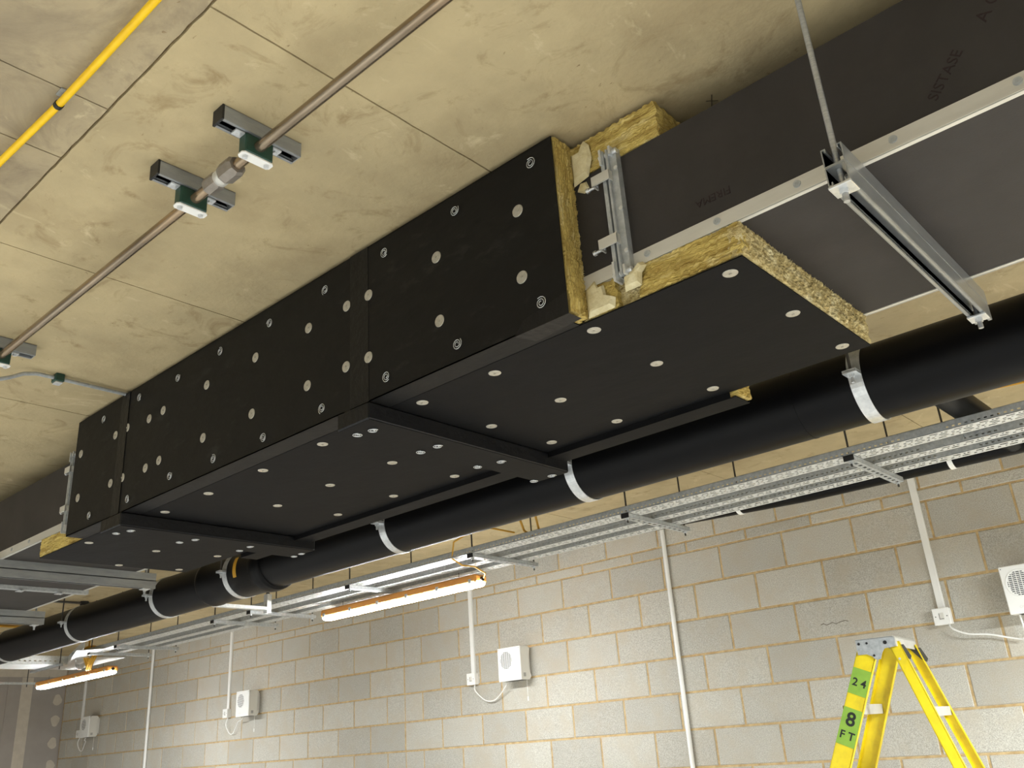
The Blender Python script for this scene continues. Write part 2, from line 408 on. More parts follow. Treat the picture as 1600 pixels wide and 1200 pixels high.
# aluminium corner angles: 30 mm legs with a rolled bead at the corner
def angle(y, sy, z, sz, x0, x1, name='corner_angle'):
    b = B(); th = .0022
    b.box(x0, x1, y, y - sy*th, z - sz*th, z + sz*.034)
    b.box(x0, x1, y - sy*th, y + sy*.012, z, z - sz*th)
    b.box(x0, x1, y - sy*(th+.0015), y, z - sz*th, z + sz*.004)
    return b.build(name, ALU, duct)
an1 = angle(YD0, 1, ZD0, 1, DX0, DX1)
angle(YD1, -1, ZD0, 1, DX0, DX1)
RV = B(); 
RV.disc((0, 0, 0), (0, -1, 0), .0085, .0026, 16); RV.ring((0, 0, 0), 'x', .0026, .0044, .0004, seg=10)
RV.v[-40:] = [(q[1], -.0029 - q[0], q[2]) for q in RV.v[-40:]]
RVM = RV.mesh('rivet')
off = Vector(duct.location) - Vector((0, 0, H))
for px in (-.917, -.735, -.548, -.351, -.13, .07, .27, .47, -4.35, -4.55, -4.75, -4.95, -5.15):
    part(RVM, GALVD, 'rivet', duct, (px-off[0], YD0-.0022-off[1], ZD0+.0185-off[2]))
# flanged joints with corner bolts and clamps
def flange(x, full):
    b = B()
    for dx, wd in ((-.014, .010), (.0, .006), (.011, .020)):
        y0 = YD0 - (.020 if dx == .011 else .028); y1 = YD1 + .022; z0 = ZD0 - .020; z1 = ZD1 + .020
        x0, x1 = x+dx-wd*.4, x+dx+wd*.6
        b.box(x0, x1, y0, YD0, z0, z1); b.box(x0, x1, YD1, y1, z0, z1)
        b.box(x0, x1, YD0, YD1, z0, ZD0); b.box(x0, x1, YD0, YD1, ZD1, z1)
    fl = b.build('flange', GALVD, duct)
    for z in (ZD0-.012, ZD1+.010):
        B().tube([(x-.026, YD0-.018, z), (x+.026, YD0-.018, z)], .0075, 8).build('corner_bolt', ZINC, fl)
        b2 = B(); b2.box(x-.018, x-.012, YD0-.034, YD0-.004, z-.02 if z < 1.1 else z-.03, z+.03 if z < 1.1 else z+.014)
        b2.build('corner_plate', ZINC, fl); b2 = B(); b2.box(x+.010, x+.016, YD0-.034, YD0-.004, z-.012, z+.012); b2.build('corner_plate', ZINC, fl)
    for z in (1.085, 1.262):
        b2 = B()
        b2.box(x-.046, x+.006, YD0-.037, YD0-.033, z-.013, z+.013)
        b2.box(x+.002, x+.006, YD0-.035, YD0-.016, z-.013, z+.013); b2.box(x-.046, x-.042, YD0-.035, YD0-.012, z-.013, z+.013)
        b2.build('flange_clamp', ALU, fl)
        B().tube([(x-.072, YD0-.018, z-.004), (x-.04, YD0-.018, z-.004)], .0038, 8).tube([(x-.074, YD0-.018, z-.004), (x-.066, YD0-.018, z-.004)], .0068, 6).build('clamp_bolt', ZINC, fl)
    for z in (1.05, 1.165, 1.28):
        B().disc((x+.018, YD0-.020, z), (0, -1, 0), .0058, .002, 10).build('flange_rivet', ZINC, fl)
    if full:
        for y in (1.72, 1.93, 2.14):
            b2 = B(); b2.box(x-.03, x+.03, y-.014, y+.014, ZD0-.026, ZD0-.022); b2.tube([(x+.02, y, ZD0-.03), (x+.05, y, ZD0-.03)], .006, 8)
            b2.build('flange_clamp', ZINC, fl)
flange(-.978, False); flange(-3.915, False); flange(-5.35, True)
# faint rotated stencil on the board
def text(body, size, mat_, parent, matrix, name='lettering', depth=.0004, bold=0):
    cu = bpy.data.curves.new('t', 'FONT'); cu.body = body; cu.size = size; cu.align_x = 'CENTER'; cu.align_y = 'CENTER'; cu.extrude = depth
    cu.resolution_u = 3; cu.offset = bold
    to = bpy.data.objects.new('t', cu); COL.objects.link(to)
    dg = bpy.context.evaluated_depsgraph_get(); dg.update()
    me = bpy.data.meshes.new_from_object(to.evaluated_get(dg))
    bpy.data.objects.remove(to)
    r = parent
    while r.parent: r = r.parent
    o_ = Vector(r.location) - Vector((0, 0, H))
    me.transform(Matrix.Translation(-o_) @ matrix); me.materials.clear(); me.materials.append(mat_)
    o = bpy.data.objects.new(name, me); COL.objects.link(o); o.parent = parent
    return o
def on_front(x, z, ang, y):
    # text lying on a plane facing -Y
    return Matrix.Translation((x, y, z)) @ Matrix.Rotation(ang, 4, 'Y') @ Matrix.Rotation(math.pi/2, 4, 'X')
text('FIREMA', .027, INK, duct, on_front(-.735, 1.092, math.radians(180), YD0-.0003))
text('SISTASE', .030, INK, duct, on_front(-.235, 1.11, math.radians(-49), YD0-.0003))
text('A C', .036, INK, duct, on_front(-.135, 1.205, math.radians(-49), YD0-.0003))

# ================================================================ INSULATION WRAP
YW0, YW1, ZW0, ZW1 = 1.505, 2.366, .925, 1.425
wrap = thing('duct_insulation', 'black-faced mineral wool boards wrapped round the middle of the duct, raw yellow ends showing', 'insulation', (-2.45, 1.93, ZW0))
# side boards (near face), each with its own black facing
for (a, b_, dy, end) in ((-1.905, -1.10, 0.0, True), (-3.34, -1.905, .0015, False), (-3.765, -3.34, .001, False)):
    m = B().box(a, b_ - (.02 if end else 0), YW0+.004+dy, YD0-.0006, ZW0+.004, ZW1-.003)
    if end:
        m.patch((-1.10, YW0+.004, ZW0+.002), (0, YD0-YW0-.006, 0), (0, 0, ZW1-ZW0-.002), (1, 0, 0), 12, 90, .0045, .022, 50, 1)
        m.fuzz((-1.10, YD0-.008, ZW0+.02), (0, 0, .44), (.6, .7, 0), 90, .012, 3)
    sb = m.build('side_board', WOOLV, wrap)
    f = B().box(a, b_-.003, YW0+dy, YW0+.003+dy, ZW0, ZW1); f.box(a, b_-.02, YW0+dy, YD0-.02, ZW1-.003, ZW1)
    f.box(a, b_-.03, YW0+dy, YD0, ZW0, ZW0+.003)
    if not end and a < -3.7: f.box(a-.003, a, YW0+dy, YD0-.01, ZW0+.01, ZW1)
    f.build('facing', WRAP, sb)
# a flap of facing folded over the lower corner of the near board
B().add([(-1.10, YW0-.001, ZW0+.055), (-1.10, YW0-.001, ZW0-.003), (-1.27, YW0-.001, ZW0-.003), (-1.24, YW0-.001, ZW0+.03), (-1.098, YW0+.045, ZW0-.003), (-1.25, YW0+.06, ZW0-.003)],
        [(0,1,2,3), (1,4,5,2)]).build('facing_flap', WRAPC, wrap)
# bottom boards
m = B().box(-3.34, -.71, YD0+.016, YD1+.004, ZW0+.002, ZD0-.0006)
mf = B()
mf.patch((-1.12, YD0, ZW0+.002), (.106, 0, 0), (0, 0, .083), (0, -1, 0), 20, 14, .0050, .03, 50, 2)
mf.patch((-.955, YD0, ZW0+.002), (.265, 0, 0), (0, 0, .083), (0, -1, 0), 46, 14, .0050, .03, 50, 3)
m.patch((-.69, YD0-.003, ZW0+.001), (0, YD1+.008-YD0, 0), (0, 0, .084), (1, 0, 0), 110, 14, .0050, .03, 50, 4)
m.fuzz((-.69, YD0, ZD0-.006), (0, .7, 0), (.5, 0, .8), 150, .011, 5)
mf.fuzz((-.955, YD0, ZD0-.006), (.26, 0, 0), (0, -.7, .6), 60, .010, 7)
bb = m.build('bottom_board', WOOLL, wrap); mf.build('cut_edge', WOOL, bb)
f = B().box(-3.34, -.694, YD0, YD1+.006, ZW0-.001, ZW0+.002)
f.build('facing', WRAPB, bb)
m = B().box(-4.19, -3.34, YD0+.016, YD1, ZW0+.002, ZD0-.0006)
m.patch((-4.21, YD0, ZW0+.002), (.62, 0, 0), (0, 0, .083), (0, -1, 0), 60, 10, .0050, .03, 50, 8)
m.patch((-4.21, YD1, ZW0+.002), (0, YD0-YD1, 0), (0, 0, .083), (-1, 0, 0), 50, 10, .0050, .03, 50, 9)
bb2 = m.build('bottom_board', WOOL, wrap)
f = B().box(-4.208, -3.34, YD0, YD1+.006, ZW0-.001, ZW0+.002); f.build('facing', WRAPB, bb2)
# top board, its end left raw
m = B().box(-3.76, -.86, YD0+.016, YD1, ZD1+.001, ZW1-.004)
m.patch((-1.11, YD0, ZD1), (.268, 0, 0), (0, 0, ZW1-ZD1-.004), (0, -1, 0), 46, 16, .0050, .03, 50, 10)
m.patch((-.844, YD0, ZD1), (0, YD1-YD0, 0), (0, 0, ZW1-ZD1-.004), (1, 0, 0), 60, 12, .0050, .03, 50, 11)
m.fuzz((-1.1, YD0, ZD1+.004), (.255, 0, 0), (0, -.7, -.5), 50, .009, 12)
m.build('top_board', WOOL, wrap)
# far side board, hanging a little lower than the bottom board
m = B().box(-3.70, -1.115, YD1+.008, YW1, ZW0-.017, ZW1-.003)
m.patch((-1.092, YD1+.007, ZW0-.017), (0, YW1-YD1-.008, 0), (0, 0, ZW1-ZW0+.02), (1, 0, 0), 12, 60, .0050, .03, 50, 13)
fb = m.build('far_side_board', WOOL, wrap)
f = B().box(-3.70, -1.10, YD1+.007, YW1+.002, ZW0-.020, ZW0-.017); f.box(-3.70, -1.10, YW1, YW1+.003, ZW0-.019, ZW1-.002); f.box(-3.70, -1.118, YD1+.0055, YD1+.0078, ZW0-.020, ZW0-.001); f.build('facing', WRAPB, fb)
# collars at the duct joints: a raised strip under the duct carried up the side as tape
for (a, b_, dz) in ((-1.96, -1.818, .053), (-3.44, -3.275, .053)):
    m = B(); z1 = ZW0-.001; z0 = ZW0-dz; n = 22
    for k in range(n): pass
    m.cbox(a, b_, YW0-.004, YW1+.026, z0, z1-.0002, .004)
    co = m.build('collar', WRAPC, wrap)
    B().box(a+.002, b_-.002, YW0, YW1+.02, z0-.0012, z0).build('facing', WRAPB, co)
    B().box(a+.055 if a > -2.5 else a+.07, b_-.003 if a > -2.5 else b_-.03, YW0-.0012, YW0+.001, ZW0, ZW1).build('joint_tape', WRAPC, co)
# sealant left in the corners beside the joint
def blob(pts, th, y, name='sealant'):
    b = B(); c = (sum(p[0] for p in pts)/len(pts), sum(p[1] for p in pts)/len(pts)); n = len(pts)
    vs = [(p[0], y, p[1]) for p in pts] + [((p[0]*.75+c[0]*.25), y-th*.8, (p[1]*.75+c[1]*.25)) for p in pts] + [(c[0], y-th, c[1])]
    b.add(vs, [(i, (i+1) % n, n+(i+1) % n, n+i) for i in range(n)] + [(n+i, n+(i+1) % n, 2*n) for i in range(n)])
    return b.build(name, SEAL, wrap)
blob([(-1.098, .93), (-1.02, .93), (-1.015, .955), (-1.04, .965), (-1.045, 1.0), (-1.062, 1.0), (-1.07, 1.02), (-1.098, 1.005)], .010, YD0-.004)
blob([(-.985, .955), (-.94, .955), (-.935, .985), (-.92, 1.0), (-.93, 1.012), (-.955, .995), (-.985, .985)], .018, YD0-.006)
blob([(-1.098, 1.30), (-1.05, 1.31), (-1.035, 1.36), (-1.04, 1.40), (-1.055, 1.42), (-1.07, 1.395), (-1.098, 1.395)], .010, YD0-.004)
blob([(-1.092, 1.285), (-1.07, 1.27), (-1.055, 1.28), (-1.062, 1.302), (-1.08, 1.305)], .006, YD0)
# fixings: flat washers and wire spirals
def washer_mesh(axis):
    b = B(); n = (0, -1, 0) if axis == 'y' else (0, 0, -1)
    b.disc((0,0,0), n, .0175, .0016, 18); c = Vector(n)*.0016
    b.disc(c, n, .0036, .0022, 8)
    return b.mesh('fixing_washer')
def spiral_mesh(axis):
    b = B(); pts = []
    for k in range(27):
        t = k/26; a = t*2*math.pi*2.15; r = .004+.0125*t
        pts.append((r*math.cos(a), -.0015, r*math.sin(a)) if axis == 'y' else (r*math.cos(a), r*math.sin(a), -.0015))
    b.tube(pts, .00135, 4, True)
    return b.mesh('spiral_fixing')
WMY, WMZ, SMY, SMZ = washer_mesh('y'), washer_mesh('z'), spiral_mesh('y'), spiral_mesh('z')
FRONT_FLAT = [(-1.229, 1.263), (-1.53, 1.26), (-1.232, 1.072), (-1.527, 1.064), (-1.82, 1.26), (-1.922, 1.264), (-1.924, 1.065), (-1.822, 1.06), (-2.115, 1.263), (-2.115, 1.067), (-2.41, 1.264), (-2.417, 1.065), (-2.715, 1.263), (-2.717, 1.065), (-3.021, 1.258), (-3.127, 1.256), (-3.022, 1.062), (-3.122, 1.058), (-3.304, 1.27), (-3.399, 1.265), (-3.304, 1.065), (-3.399, 1.065), (-3.709, 1.268), (-3.688, 1.072)]
FRONT_SPIRAL = [(-1.174, 1.379), (-1.451, 1.372), (-1.746, 1.372), (-2.031, 1.364), (-1.179, 0.98), (-1.465, 0.974), (-1.745, 0.975), (-2.039, 0.969), (-2.334, 1.362), (-2.344, 0.961), (-2.638, 1.366), (-2.64, 0.968), (-2.928, 1.361), (-2.931, 0.981), (-3.225, 1.376), (-3.522, 1.369), (-3.243, 0.968), (-3.559, 0.971)]
BOT_FLAT = [(-0.749, 1.63), (-0.747, 1.931), (-0.748, 2.224), (-1.121, 1.628), (-1.137, 1.926), (-1.134, 2.215), (-1.457, 1.633), (-1.473, 1.93), (-1.478, 2.216), (-1.735, 1.628), (-1.752, 1.933), (-1.739, 2.209), (-2.195, 1.625), (-2.215, 1.93), (-2.206, 2.218), (-2.534, 1.632), (-2.55, 1.924), (-2.533, 2.211), (-2.881, 1.633), (-2.888, 1.931), (-2.874, 2.209), (-3.196, 1.635), (-3.817, 1.625), (-3.83, 1.933), (-3.795, 2.218), (-4.188, 1.935), (-4.157, 2.224)]
COL_SPIRAL = [(-1.884, 1.571), (-1.94, 1.561), (-1.878, 1.821), (-1.95, 1.818), (-1.87, 2.099), (-1.954, 2.077), (-1.876, 2.367), (-1.955, 2.365), (-3.33, 1.571), (-3.395, 1.547), (-3.342, 1.849), (-3.413, 1.821), (-3.344, 2.106), (-3.43, 2.11), (-3.354, 2.376), (-3.415, 2.381)]
wo = Vector(wrap.location) - Vector((0, 0, H))
for x, z in FRONT_FLAT: part(WMY, WASH, 'fixing_washer', wrap, (x-wo[0], YW0-.0005-wo[1]+(.0015 if -3.34 < x < -1.96 else 0), z-wo[2]), (0, x*7, 0))
for x, z in FRONT_SPIRAL: part(SMY, ZINC, 'spiral_fixing', wrap, (x-wo[0], YW0-.0005-wo[1]+(.0015 if -3.34 < x < -1.96 else 0), z-wo[2]), (0, x*17, 0))
PK = WMZ.copy()
for k, (x, y) in enumerate(BOT_FLAT):
    pink = abs(x+1.572) < .03 and y < 1.75
    me = PK if pink else WMZ
    if pink: me.materials.clear(); me.materials.append(WASHP)
    o = part(me, WASH, 'fixing_washer', wrap, (x-wo[0], y-wo[1], ZW0-.001-wo[2]), (0, 0, x*7))
    if pink: o['label'] = 'washer smeared with pink'
for x, y in COL_SPIRAL: part(SMZ, ZINC, 'spiral_fixing', wrap, (x-wo[0], y-wo[1], ZW0-.0545-wo[2]), (0, 0, x*17))

# ================================================================ STRUT CHANNEL AND TRAPEZE HANGERS
def slots(b, axis_len0, axis_len1, pitch, slot, lo, hi, place):
    # strip between lo and hi pierced by a row of slots; place(a0,a1,c0,c1) adds a bar
    mid0, mid1 = lo + (hi-lo)*.33, hi - (hi-lo)*.33
    place(axis_len0, axis_len1, lo, mid0); place(axis_len0, axis_len1, mid1, hi)
    a = axis_len0; k = 0
    while True:
        c = axis_len0 + pitch*(k+.5)
        if c + slot/2 >= axis_len1: break
        place(a, c-slot/2, mid0, mid1); a = c+slot/2; k += 1
    place(a, axis_len1, mid0, mid1)
def channel(b, x, y0, y1, z0, depth=.041, width=.041, up=False, th=.0025):
    # C-section running along Y; open side faces down unless up
    z1 = z0 + depth; zw = (z0, z0+th) if up else (z1-th, z1); zo = z1 if up else z0; so = -1 if up else 1
    slots(b, y0, y1, .075, .028, x-width/2+.0012, x+width/2-.0012, lambda a0, a1, c0, c1: b.box(c0, c1, a0, a1, *zw))
    for sgn in (-1, 1):
        b.box(x+sgn*width/2, x+sgn*(width/2-th), y0, y1, z0+.0022, z1-.0022)
        b.box(x+sgn*(width/2-.0012), x+sgn*(width/2-th), y0, y1, z0, z1)
        b.box(x+sgn*(width/2-.0004), x+sgn*(width/2-.0095), y0, y1, zo, zo+so*th)
        b.box(x+sgn*(width/2-.0095), x+sgn*(width/2-.0095+th), y0, y1, zo, zo+so*.008)
    return b
def hexnut(b, x, y, z0, z1, r):
    return b.tube([(x, y, z0), (x, y, z1)], r, 6, True, False)
def make_trapeze():
    t = thing('trapeze_hanger', 'zinc double-channel trapeze hanger under the bare duct at the right', 'pipe hanger', (-.437, 1.935, CE), 'trapeze hangers under the duct')
    zb = ZD0-.0835-CE
    channel(B(), 0, -.455, .445, zb+.0415, up=True).build('upper_channel', GALV, t, True)
    channel(B(), 0, -.455, .445, zb, up=False).build('lower_channel', GALV, t, True)
    for y in (-.435, .395):
        r = B().tube([(0, y, 0), (0, y, zb-.032)], .0062, 10).build('threaded_rod', ROD, t, True)
        b = B(); b.cbox(-.022, .022, y-.022, y+.022, zb-.006, zb-.0005, .001); b.build('square_washer', ZINC, r, True)
        hexnut(B(), 0, y, zb-.015, zb-.006, .0095).build('nut', ZINC, r, True)
        hexnut(B(), 0, y, -.012, -.002, .010).build('ceiling_nut', ZINC, r, True)
    return t
tr = make_trapeze()
dup(tr, (-4.71, 1.935, CE), 'zinc double-channel trapeze hanger just past the left end of the black insulation')
dup(tr, (-6.14, 1.935, CE), 'farthest double-channel trapeze hanger under the duct, at the left edge of the photo')

# ================================================================ STEEL PIPE ON THE CEILING
PY, PZ = .965, 1.371
pipe = thing('steel_pipe', 'bare brownish steel pipe running diagonally under the concrete ceiling', 'pipe', (-3, PY, PZ))
B().tube([(-11, PY, PZ), (1.6, PY, PZ)], .0135, 20).build('pipe', STEEL, pipe)
u = B(); u.tube([(-1.722, PY, PZ), (-1.716, PY, PZ), (-1.672, PY, PZ), (-1.664, PY, PZ)], [.024, .0275, .0275, .0215], 8, True, False)
u1 = u.build('union_nut', UNION, pipe)
u = B(); u.tube([(-1.796, PY, PZ), (-1.79, PY, PZ), (-1.752, PY, PZ), (-1.746, PY, PZ)], [.0195, .024, .024, .020], 8, True, False)
u2 = u.build('union_nut', UNION, pipe)
u = B(); u.tube([(-1.747, PY, PZ), (-1.745, PY, PZ), (-1.728, PY, PZ), (-1.721, PY, PZ)], [.019, .0215, .0215, .018], 18); u.build('union_ring', ALU, pipe)
for un, xc, rr in ((u1, -1.695, .0258), (u2, -1.771, .0225)):
    b = B(); a = math.radians(-75)
    for sgn in (-1, 1):
        b.add([(xc+sx*.011, PY+math.cos(a+sgn*sx*.35+w_)*rr, PZ+math.sin(a+sgn*sx*.35+w_)*rr) for sx, w_ in ((-1, -.06), (-1, .06), (1, .06), (1, -.06))] , [(0,1,2,3)])
    b.build('marker_cross', BLACK, un)
def make_support():
    t = thing('pipe_support', 'short ceiling channel with green pipe clamp, upper right of the two beside the pipe union', 'pipe clamp', (-1.586, .972, CE), 'green clamps holding the steel pipe')
    b = channel(B(), 0, -.107, .107, -.041, up=False); b.build('strut_channel', GALV, t, True)
    B().cbox(-.0215, .0215, -.111, -.105, -.0425, 0, .001).build('end_cap', BLACK, t, True)
    B().box(-.0206, .0206, .1065, .109, -.041, 0).build('end_edge', GALV, t, True)
    c = B(); c.cbox(-.016, .016, -.043, .033, -.0945, -.0415, .003); c.build('clamp_body', GREEN, t, True)
    p = B(); p.prism([(-.014+.005*(1-abs(c)), 0) for c in ()] or [(-.008, -.048), (.008, -.048), (.014, -.042), (.014, .032), (.008, .038), (-.008, .038), (-.014, .032), (-.014, -.042)], 'z', -.0985, -.0948); pl = p.build('clamp_plate', WHITE, t, True)
    for y in (-.034, .024): hexnut(B(), 0, y, -.105, -.099, .0068).build('bolt_head', ZINC, pl, True)
    for y in (-.056, .047):
        q = B(); q.box(-.011, .011, y-.012, y+.012, -.0465, -.042); hexnut(q, 0, y, -.052, -.0465, .006); q.build('foot_plate', ZINC, t, True)
    return t
su = make_support()
dup(su, (-1.8785, .968, CE), 'short ceiling channel with green pipe clamp, lower left of the two beside the pipe union')
dup(su, (-3.155, .965, CE), 'short ceiling channel with green clamp where the pipe meets the left edge')

cc = thing('cross_conduit', 'thin grey conduit crossing the ceiling from under the pipe to the black wrap', 'conduit', (-3.347, 1.2, 1.42))
B().tube([(-3.347, .3, 1.345), (-3.347, .95, 1.345), (-3.347, 1.0, 1.352), (-3.347, 1.07, 1.385), (-3.347, 1.115, 1.412), (-3.347, 1.16, 1.424), (-3.347, 1.24, 1.425), (-3.347, 1.62, 1.426)], .0075, 10).build('tube', GALVD, cc)
b = B(); b.cbox(-3.368, -3.326, 1.222, 1.256, 1.408, CE, .003); b.build('clamp', GREEN, cc)
B().cbox(-3.364, -3.33, 1.226, 1.252, 1.402, 1.4078, .001).build('clamp_plate', ZINC, cc)

yt = thing('yellow_tube', 'bright yellow plastic tube strung along the ceiling at the top left corner', 'tube', (-1.79, .59, 1.42))
pts = [(-6, .52, 1.42), (-4, .545, 1.42), (-2.6, .562, 1.418), (-2.097, .573, 1.419), (-1.9, .582, 1.42), (-1.786, .588, 1.422), (-1.6, .59, 1.421), (-1.366, .592, 1.42), (-.9, .595, 1.415), (.4, .60, 1.42)]
B().tube(pts, .0085, 14).build('tube', YEL, yt)
b = B(); b.ring((-1.80, .5875, 1.4215), 'x', .0087, .0105, .006, seg=14); b.build('cable_tie', BLACK, yt)
b = B(); b.box(-1.785, -1.765, .588, .592, 1.424, CE); b.box(-1.79, -1.76, .575, .605, CE-.003, CE); b.build('ceiling_clip', GALVD, yt)

# ================================================================ LARGE BLACK SOIL PIPE
QY, QZ, QR = 2.87, 1.033, .125
sp = thing('soil_pipe', 'large black plastic drain pipe running below the duct into the distance', 'pipe', (-4, QY, QZ))
B().tube([(-12.7, QY, QZ), (2.2, QY, QZ)], QR, 48).build('pipe', HDPE, sp)
b = B()
prof = [(-4.93, QR), (-4.925, .135), (-4.90, .137), (-4.885, .133), (-4.37, .133), (-4.36, .142), (-4.325, .144), (-4.30, .142), (-4.285, .139), (-4.27, .139), (-4.265, .134), (-4.262, QR)]
b.tube([(x, QY, QZ) for x, r in prof], [r for x, r in prof], 48)
cp = b.build('coupler', HDPE, sp)
cp['label'] = 'wider socketed coupler'
b = B(); b.ring((-4.50, QY, QZ), 'x', .1332, .1338, .016, math.radians(150), math.radians(200), 8); b.build('sticker', YELC, cp)
b = B(); b.tube([(-.82, QY+.03, QZ+.02), (-.82, 3.1, 1.075), (-.815, 3.3, 1.098), (-.80, 4.25, 1.09)], [.056, .055, .055, .055], 24); b.build('branch_pipe', HDPE, sp)
B().ring((-1.13, QY, QZ), 'x', QR-.001, QR+.0012, .004, seg=48).build('weld_seam', HDPE, sp)
def make_clip():
    t = thing('pipe_clip', 'zinc band clip round the big black pipe, nearest of its row at the right', 'pipe clip', (-.905, QY, CE), 'band clips on the big black pipe')
    zc = QZ-CE; R_ = QR+.0012; hw = .022
    B().ring((0, 0, zc), 'x', R_, R_+.003, hw, math.radians(180), math.radians(360), 28).build('lower_strap', ZINC, t, True)
    B().ring((0, 0, zc), 'x', R_, R_+.003, hw, 0, math.radians(180), 28).build('upper_strap', GALVD, t, True)
    for sgn in (-1, 1):
        y0, y1 = sgn*(R_+.001), sgn*(R_+.048)
        l = B().box(-hw, hw, y0, y1, zc-.0055, zc-.0008).box(-hw, hw, y0, y1, zc+.0008, zc+.0055).build('lug', ZINC, t, True)
        yr = sgn*(R_+.028)
        q = B(); hexnut(q, 0, yr, zc-.016, zc-.006, .0095); q.tube([(0, yr, zc-.034), (0, yr, zc-.016)], .005, 8); q.build('nut', ZINC, l, True)
        if sgn < 0: B().tube([(0, yr, zc+.0056), (0, yr, 0)], .005, 8).build('threaded_rod', DROD, t, True)
    return t
cl = make_clip()
CLX = [(-2.09, 'second band clip from the right, half hidden by the middle collar'), (-3.235, 'band clip on the big black pipe between the two collars'),
       (-4.60, 'band clip on the wide coupler of the big black pipe'), (-5.46, 'first band clip on the big black pipe left of the coupler'),
       (-6.68, 'second band clip on the big black pipe left of the coupler'), (-7.98, 'band clip on the big black pipe at the left edge of the photo')]
for x, lb in CLX:
    d = dup(cl, (x, QY, CE), lb)
    if x == -4.60:
        for ch in d.children:
            if 'strap' in ch.name: ch.scale = (1, 1, 1)
            if ch.name.startswith(('lower_strap', 'upper_strap')):
                up = ch.name.startswith('upper')
                me = B().ring((0, 0, QZ-CE), 'x', .1337, .1367, .022, 0 if up else math.pi, math.pi if up else 2*math.pi, 28).mesh(ch.name); me.materials.append(GALVD if up else ZINC); ch.data = me

# ================================================================ CABLE TRAYS
TZ = 1.0
PIT = .0914
def perf_tray(name, label, x0, x1, y0, y1, fh, rows):
    t = thing(name, label, 'cable tray', ((x0+x1)/2, (y0+y1)/2, TZ), 'perforated cable trays along the block wall')
    th = .0014; b = B()
    n = int((x1-x0)/PIT)
    e = .010
    q = lambda a0, a1, c0, c1: b.add([(a0, c0, TZ), (a0, c1, TZ), (a1, c1, TZ), (a1, c0, TZ), (a0, c0, TZ+th), (a0, c1, TZ+th), (a1, c1, TZ+th), (a1, c0, TZ+th)],
                                    [(0,1,2,3), (7,6,5,4), (0,3,7,4), (1,5,6,2)])
    q(x0, x1, y0, y0+e); q(x0, x1, y1-e, y1)
    W = (y1-y0-2*e); rh = W/rows
    for r in range(rows):
        c0 = y0+e+r*rh; s0, s1 = c0+rh*.22, c0+rh*.72
        q(x0, x1, c0, s0); q(x0, x1, s1, c0+rh)
        ph = (r % 3)*.030
        a = x0
        for k in range(n):
            bx = x0 + k*PIT + ph*.5
            for (u0, u1) in ((.006, .036), (.048, .056), (.062, .074)) if r % 2 == 0 else ((.004, .011), (.020, .050), (.066, .078)):
                q(a, bx+u0, s0, s1); a = bx+u1
        q(a, x1, s0, s1)
    b.build('tray_base', GALVT, t)
    for (yy, sg) in ((y0, 1), (y1, -1)):
        b = B(); z0, z1 = TZ, TZ+fh
        b.box(x0, x1, yy, yy+sg*th, z0, z0+fh*.22); b.box(x0, x1, yy, yy+sg*th, z0+fh*.38, z1); b.box(x0, x1, yy, yy+sg*.007, z1-th, z1)
        a = x0; p2 = PIT/4
        for k in range(int((x1-x0)/p2)):
            if k % 131 in (60, 61, 62): continue
            c = x0+k*p2
            b.box(a, c+.006, yy, yy+sg*th, z0+fh*.22, z0+fh*.38); a = c+.0165
        b.box(a, x1, yy, yy+sg*th, z0+fh*.22, z0+fh*.38)
        b.build('side_flange', GALVD, t)
    for xc in (x1-2.15, x1-5.1, x1-7.4):
        if xc < x0+.2: continue
        b = B()
        for k in range(4): b.disc((xc+k*.035-.05, y0-.0002, TZ+fh*.55), (0, -1, 0), .004, .003, 8)
        b.box(xc-.08, xc+.08, y0-.0015, y0, TZ+.004, TZ+fh*.9); b.build('splice_plate', GALVD, t)
    return t
perf_tray('cable_tray', 'perforated cable tray nearest the big pipe, widest of the three parallel trays', -8.35, 1.2, 3.512, 3.618, .034, 4)
perf_tray('cable_tray', 'middle of the three parallel perforated cable trays', -8.1, 1.2, 3.734, 3.805, .042, 2)
perf_tray('cable_tray', 'perforated cable tray nearest the block wall, third of the parallel three', -7.65, 1.2, 3.892, 3.972, .042, 2)
def make_bracket():
    t = thing('tray_bracket', 'slotted steel cross bar under the trays, nearest of its row at the right', 'bracket', (-1.255, 3.80, CE), 'slotted cross bars carrying the cable trays')
    zt = TZ-.001-CE; zb = zt-.021
    b = B(); y0, y1 = -.288, .265; hw = .0205
    slots(b, y0, y1, .046, .026, -hw, hw, lambda a0, a1, c0, c1: b.box(c0, c1, a0, a1, zb, zb+.002))
    for sg in (-1, 1):
        b.box(sg*hw, sg*(hw-.002), y0, y1, zb, zt); b.box(sg*hw, sg*(hw-.008), y0, y1, zt-.002, zt)
    b.build('cross_bar', GALVD, t, True)
    B().cbox(-.0215, .0215, y0-.004, y0+.001, zb-.001, zt+.001, .001).build('end_cap', BLACK, t, True)
    for y in (y0+.018, y1-.018):
        r = B().tube([(0, y, 0), (0, y, zb-.022)], .0045, 8).build('threaded_rod', DROD, t, True)
        hexnut(B(), 0, y, zb-.010, zb-.0005, .009).build('nut', ZINC, r, True)
        hexnut(B(), 0, y, zt+.001, zt+.009, .009).build('nut', ZINC, r, True)
    return t
br = make_bracket()
for x, lb in ((-2.36, 'second slotted cross bar from the right, beside the tall white conduit'), (-3.40, 'slotted cross bar above the right end of the nearer batten'),
              (-4.47, 'slotted cross bar above the middle of the nearer batten'), (-5.56, 'slotted cross bar just left of the nearer batten'),
              (-6.03, 'slotted cross bar below the pipe coupler, left of the nearer batten'), (-7.52, 'slotted cross bar by the white conduit left of the third heater'), (-8.0, 'leftmost slotted cross bar, above the far batten')):
    dup(br, (x, 3.80, CE), lb)
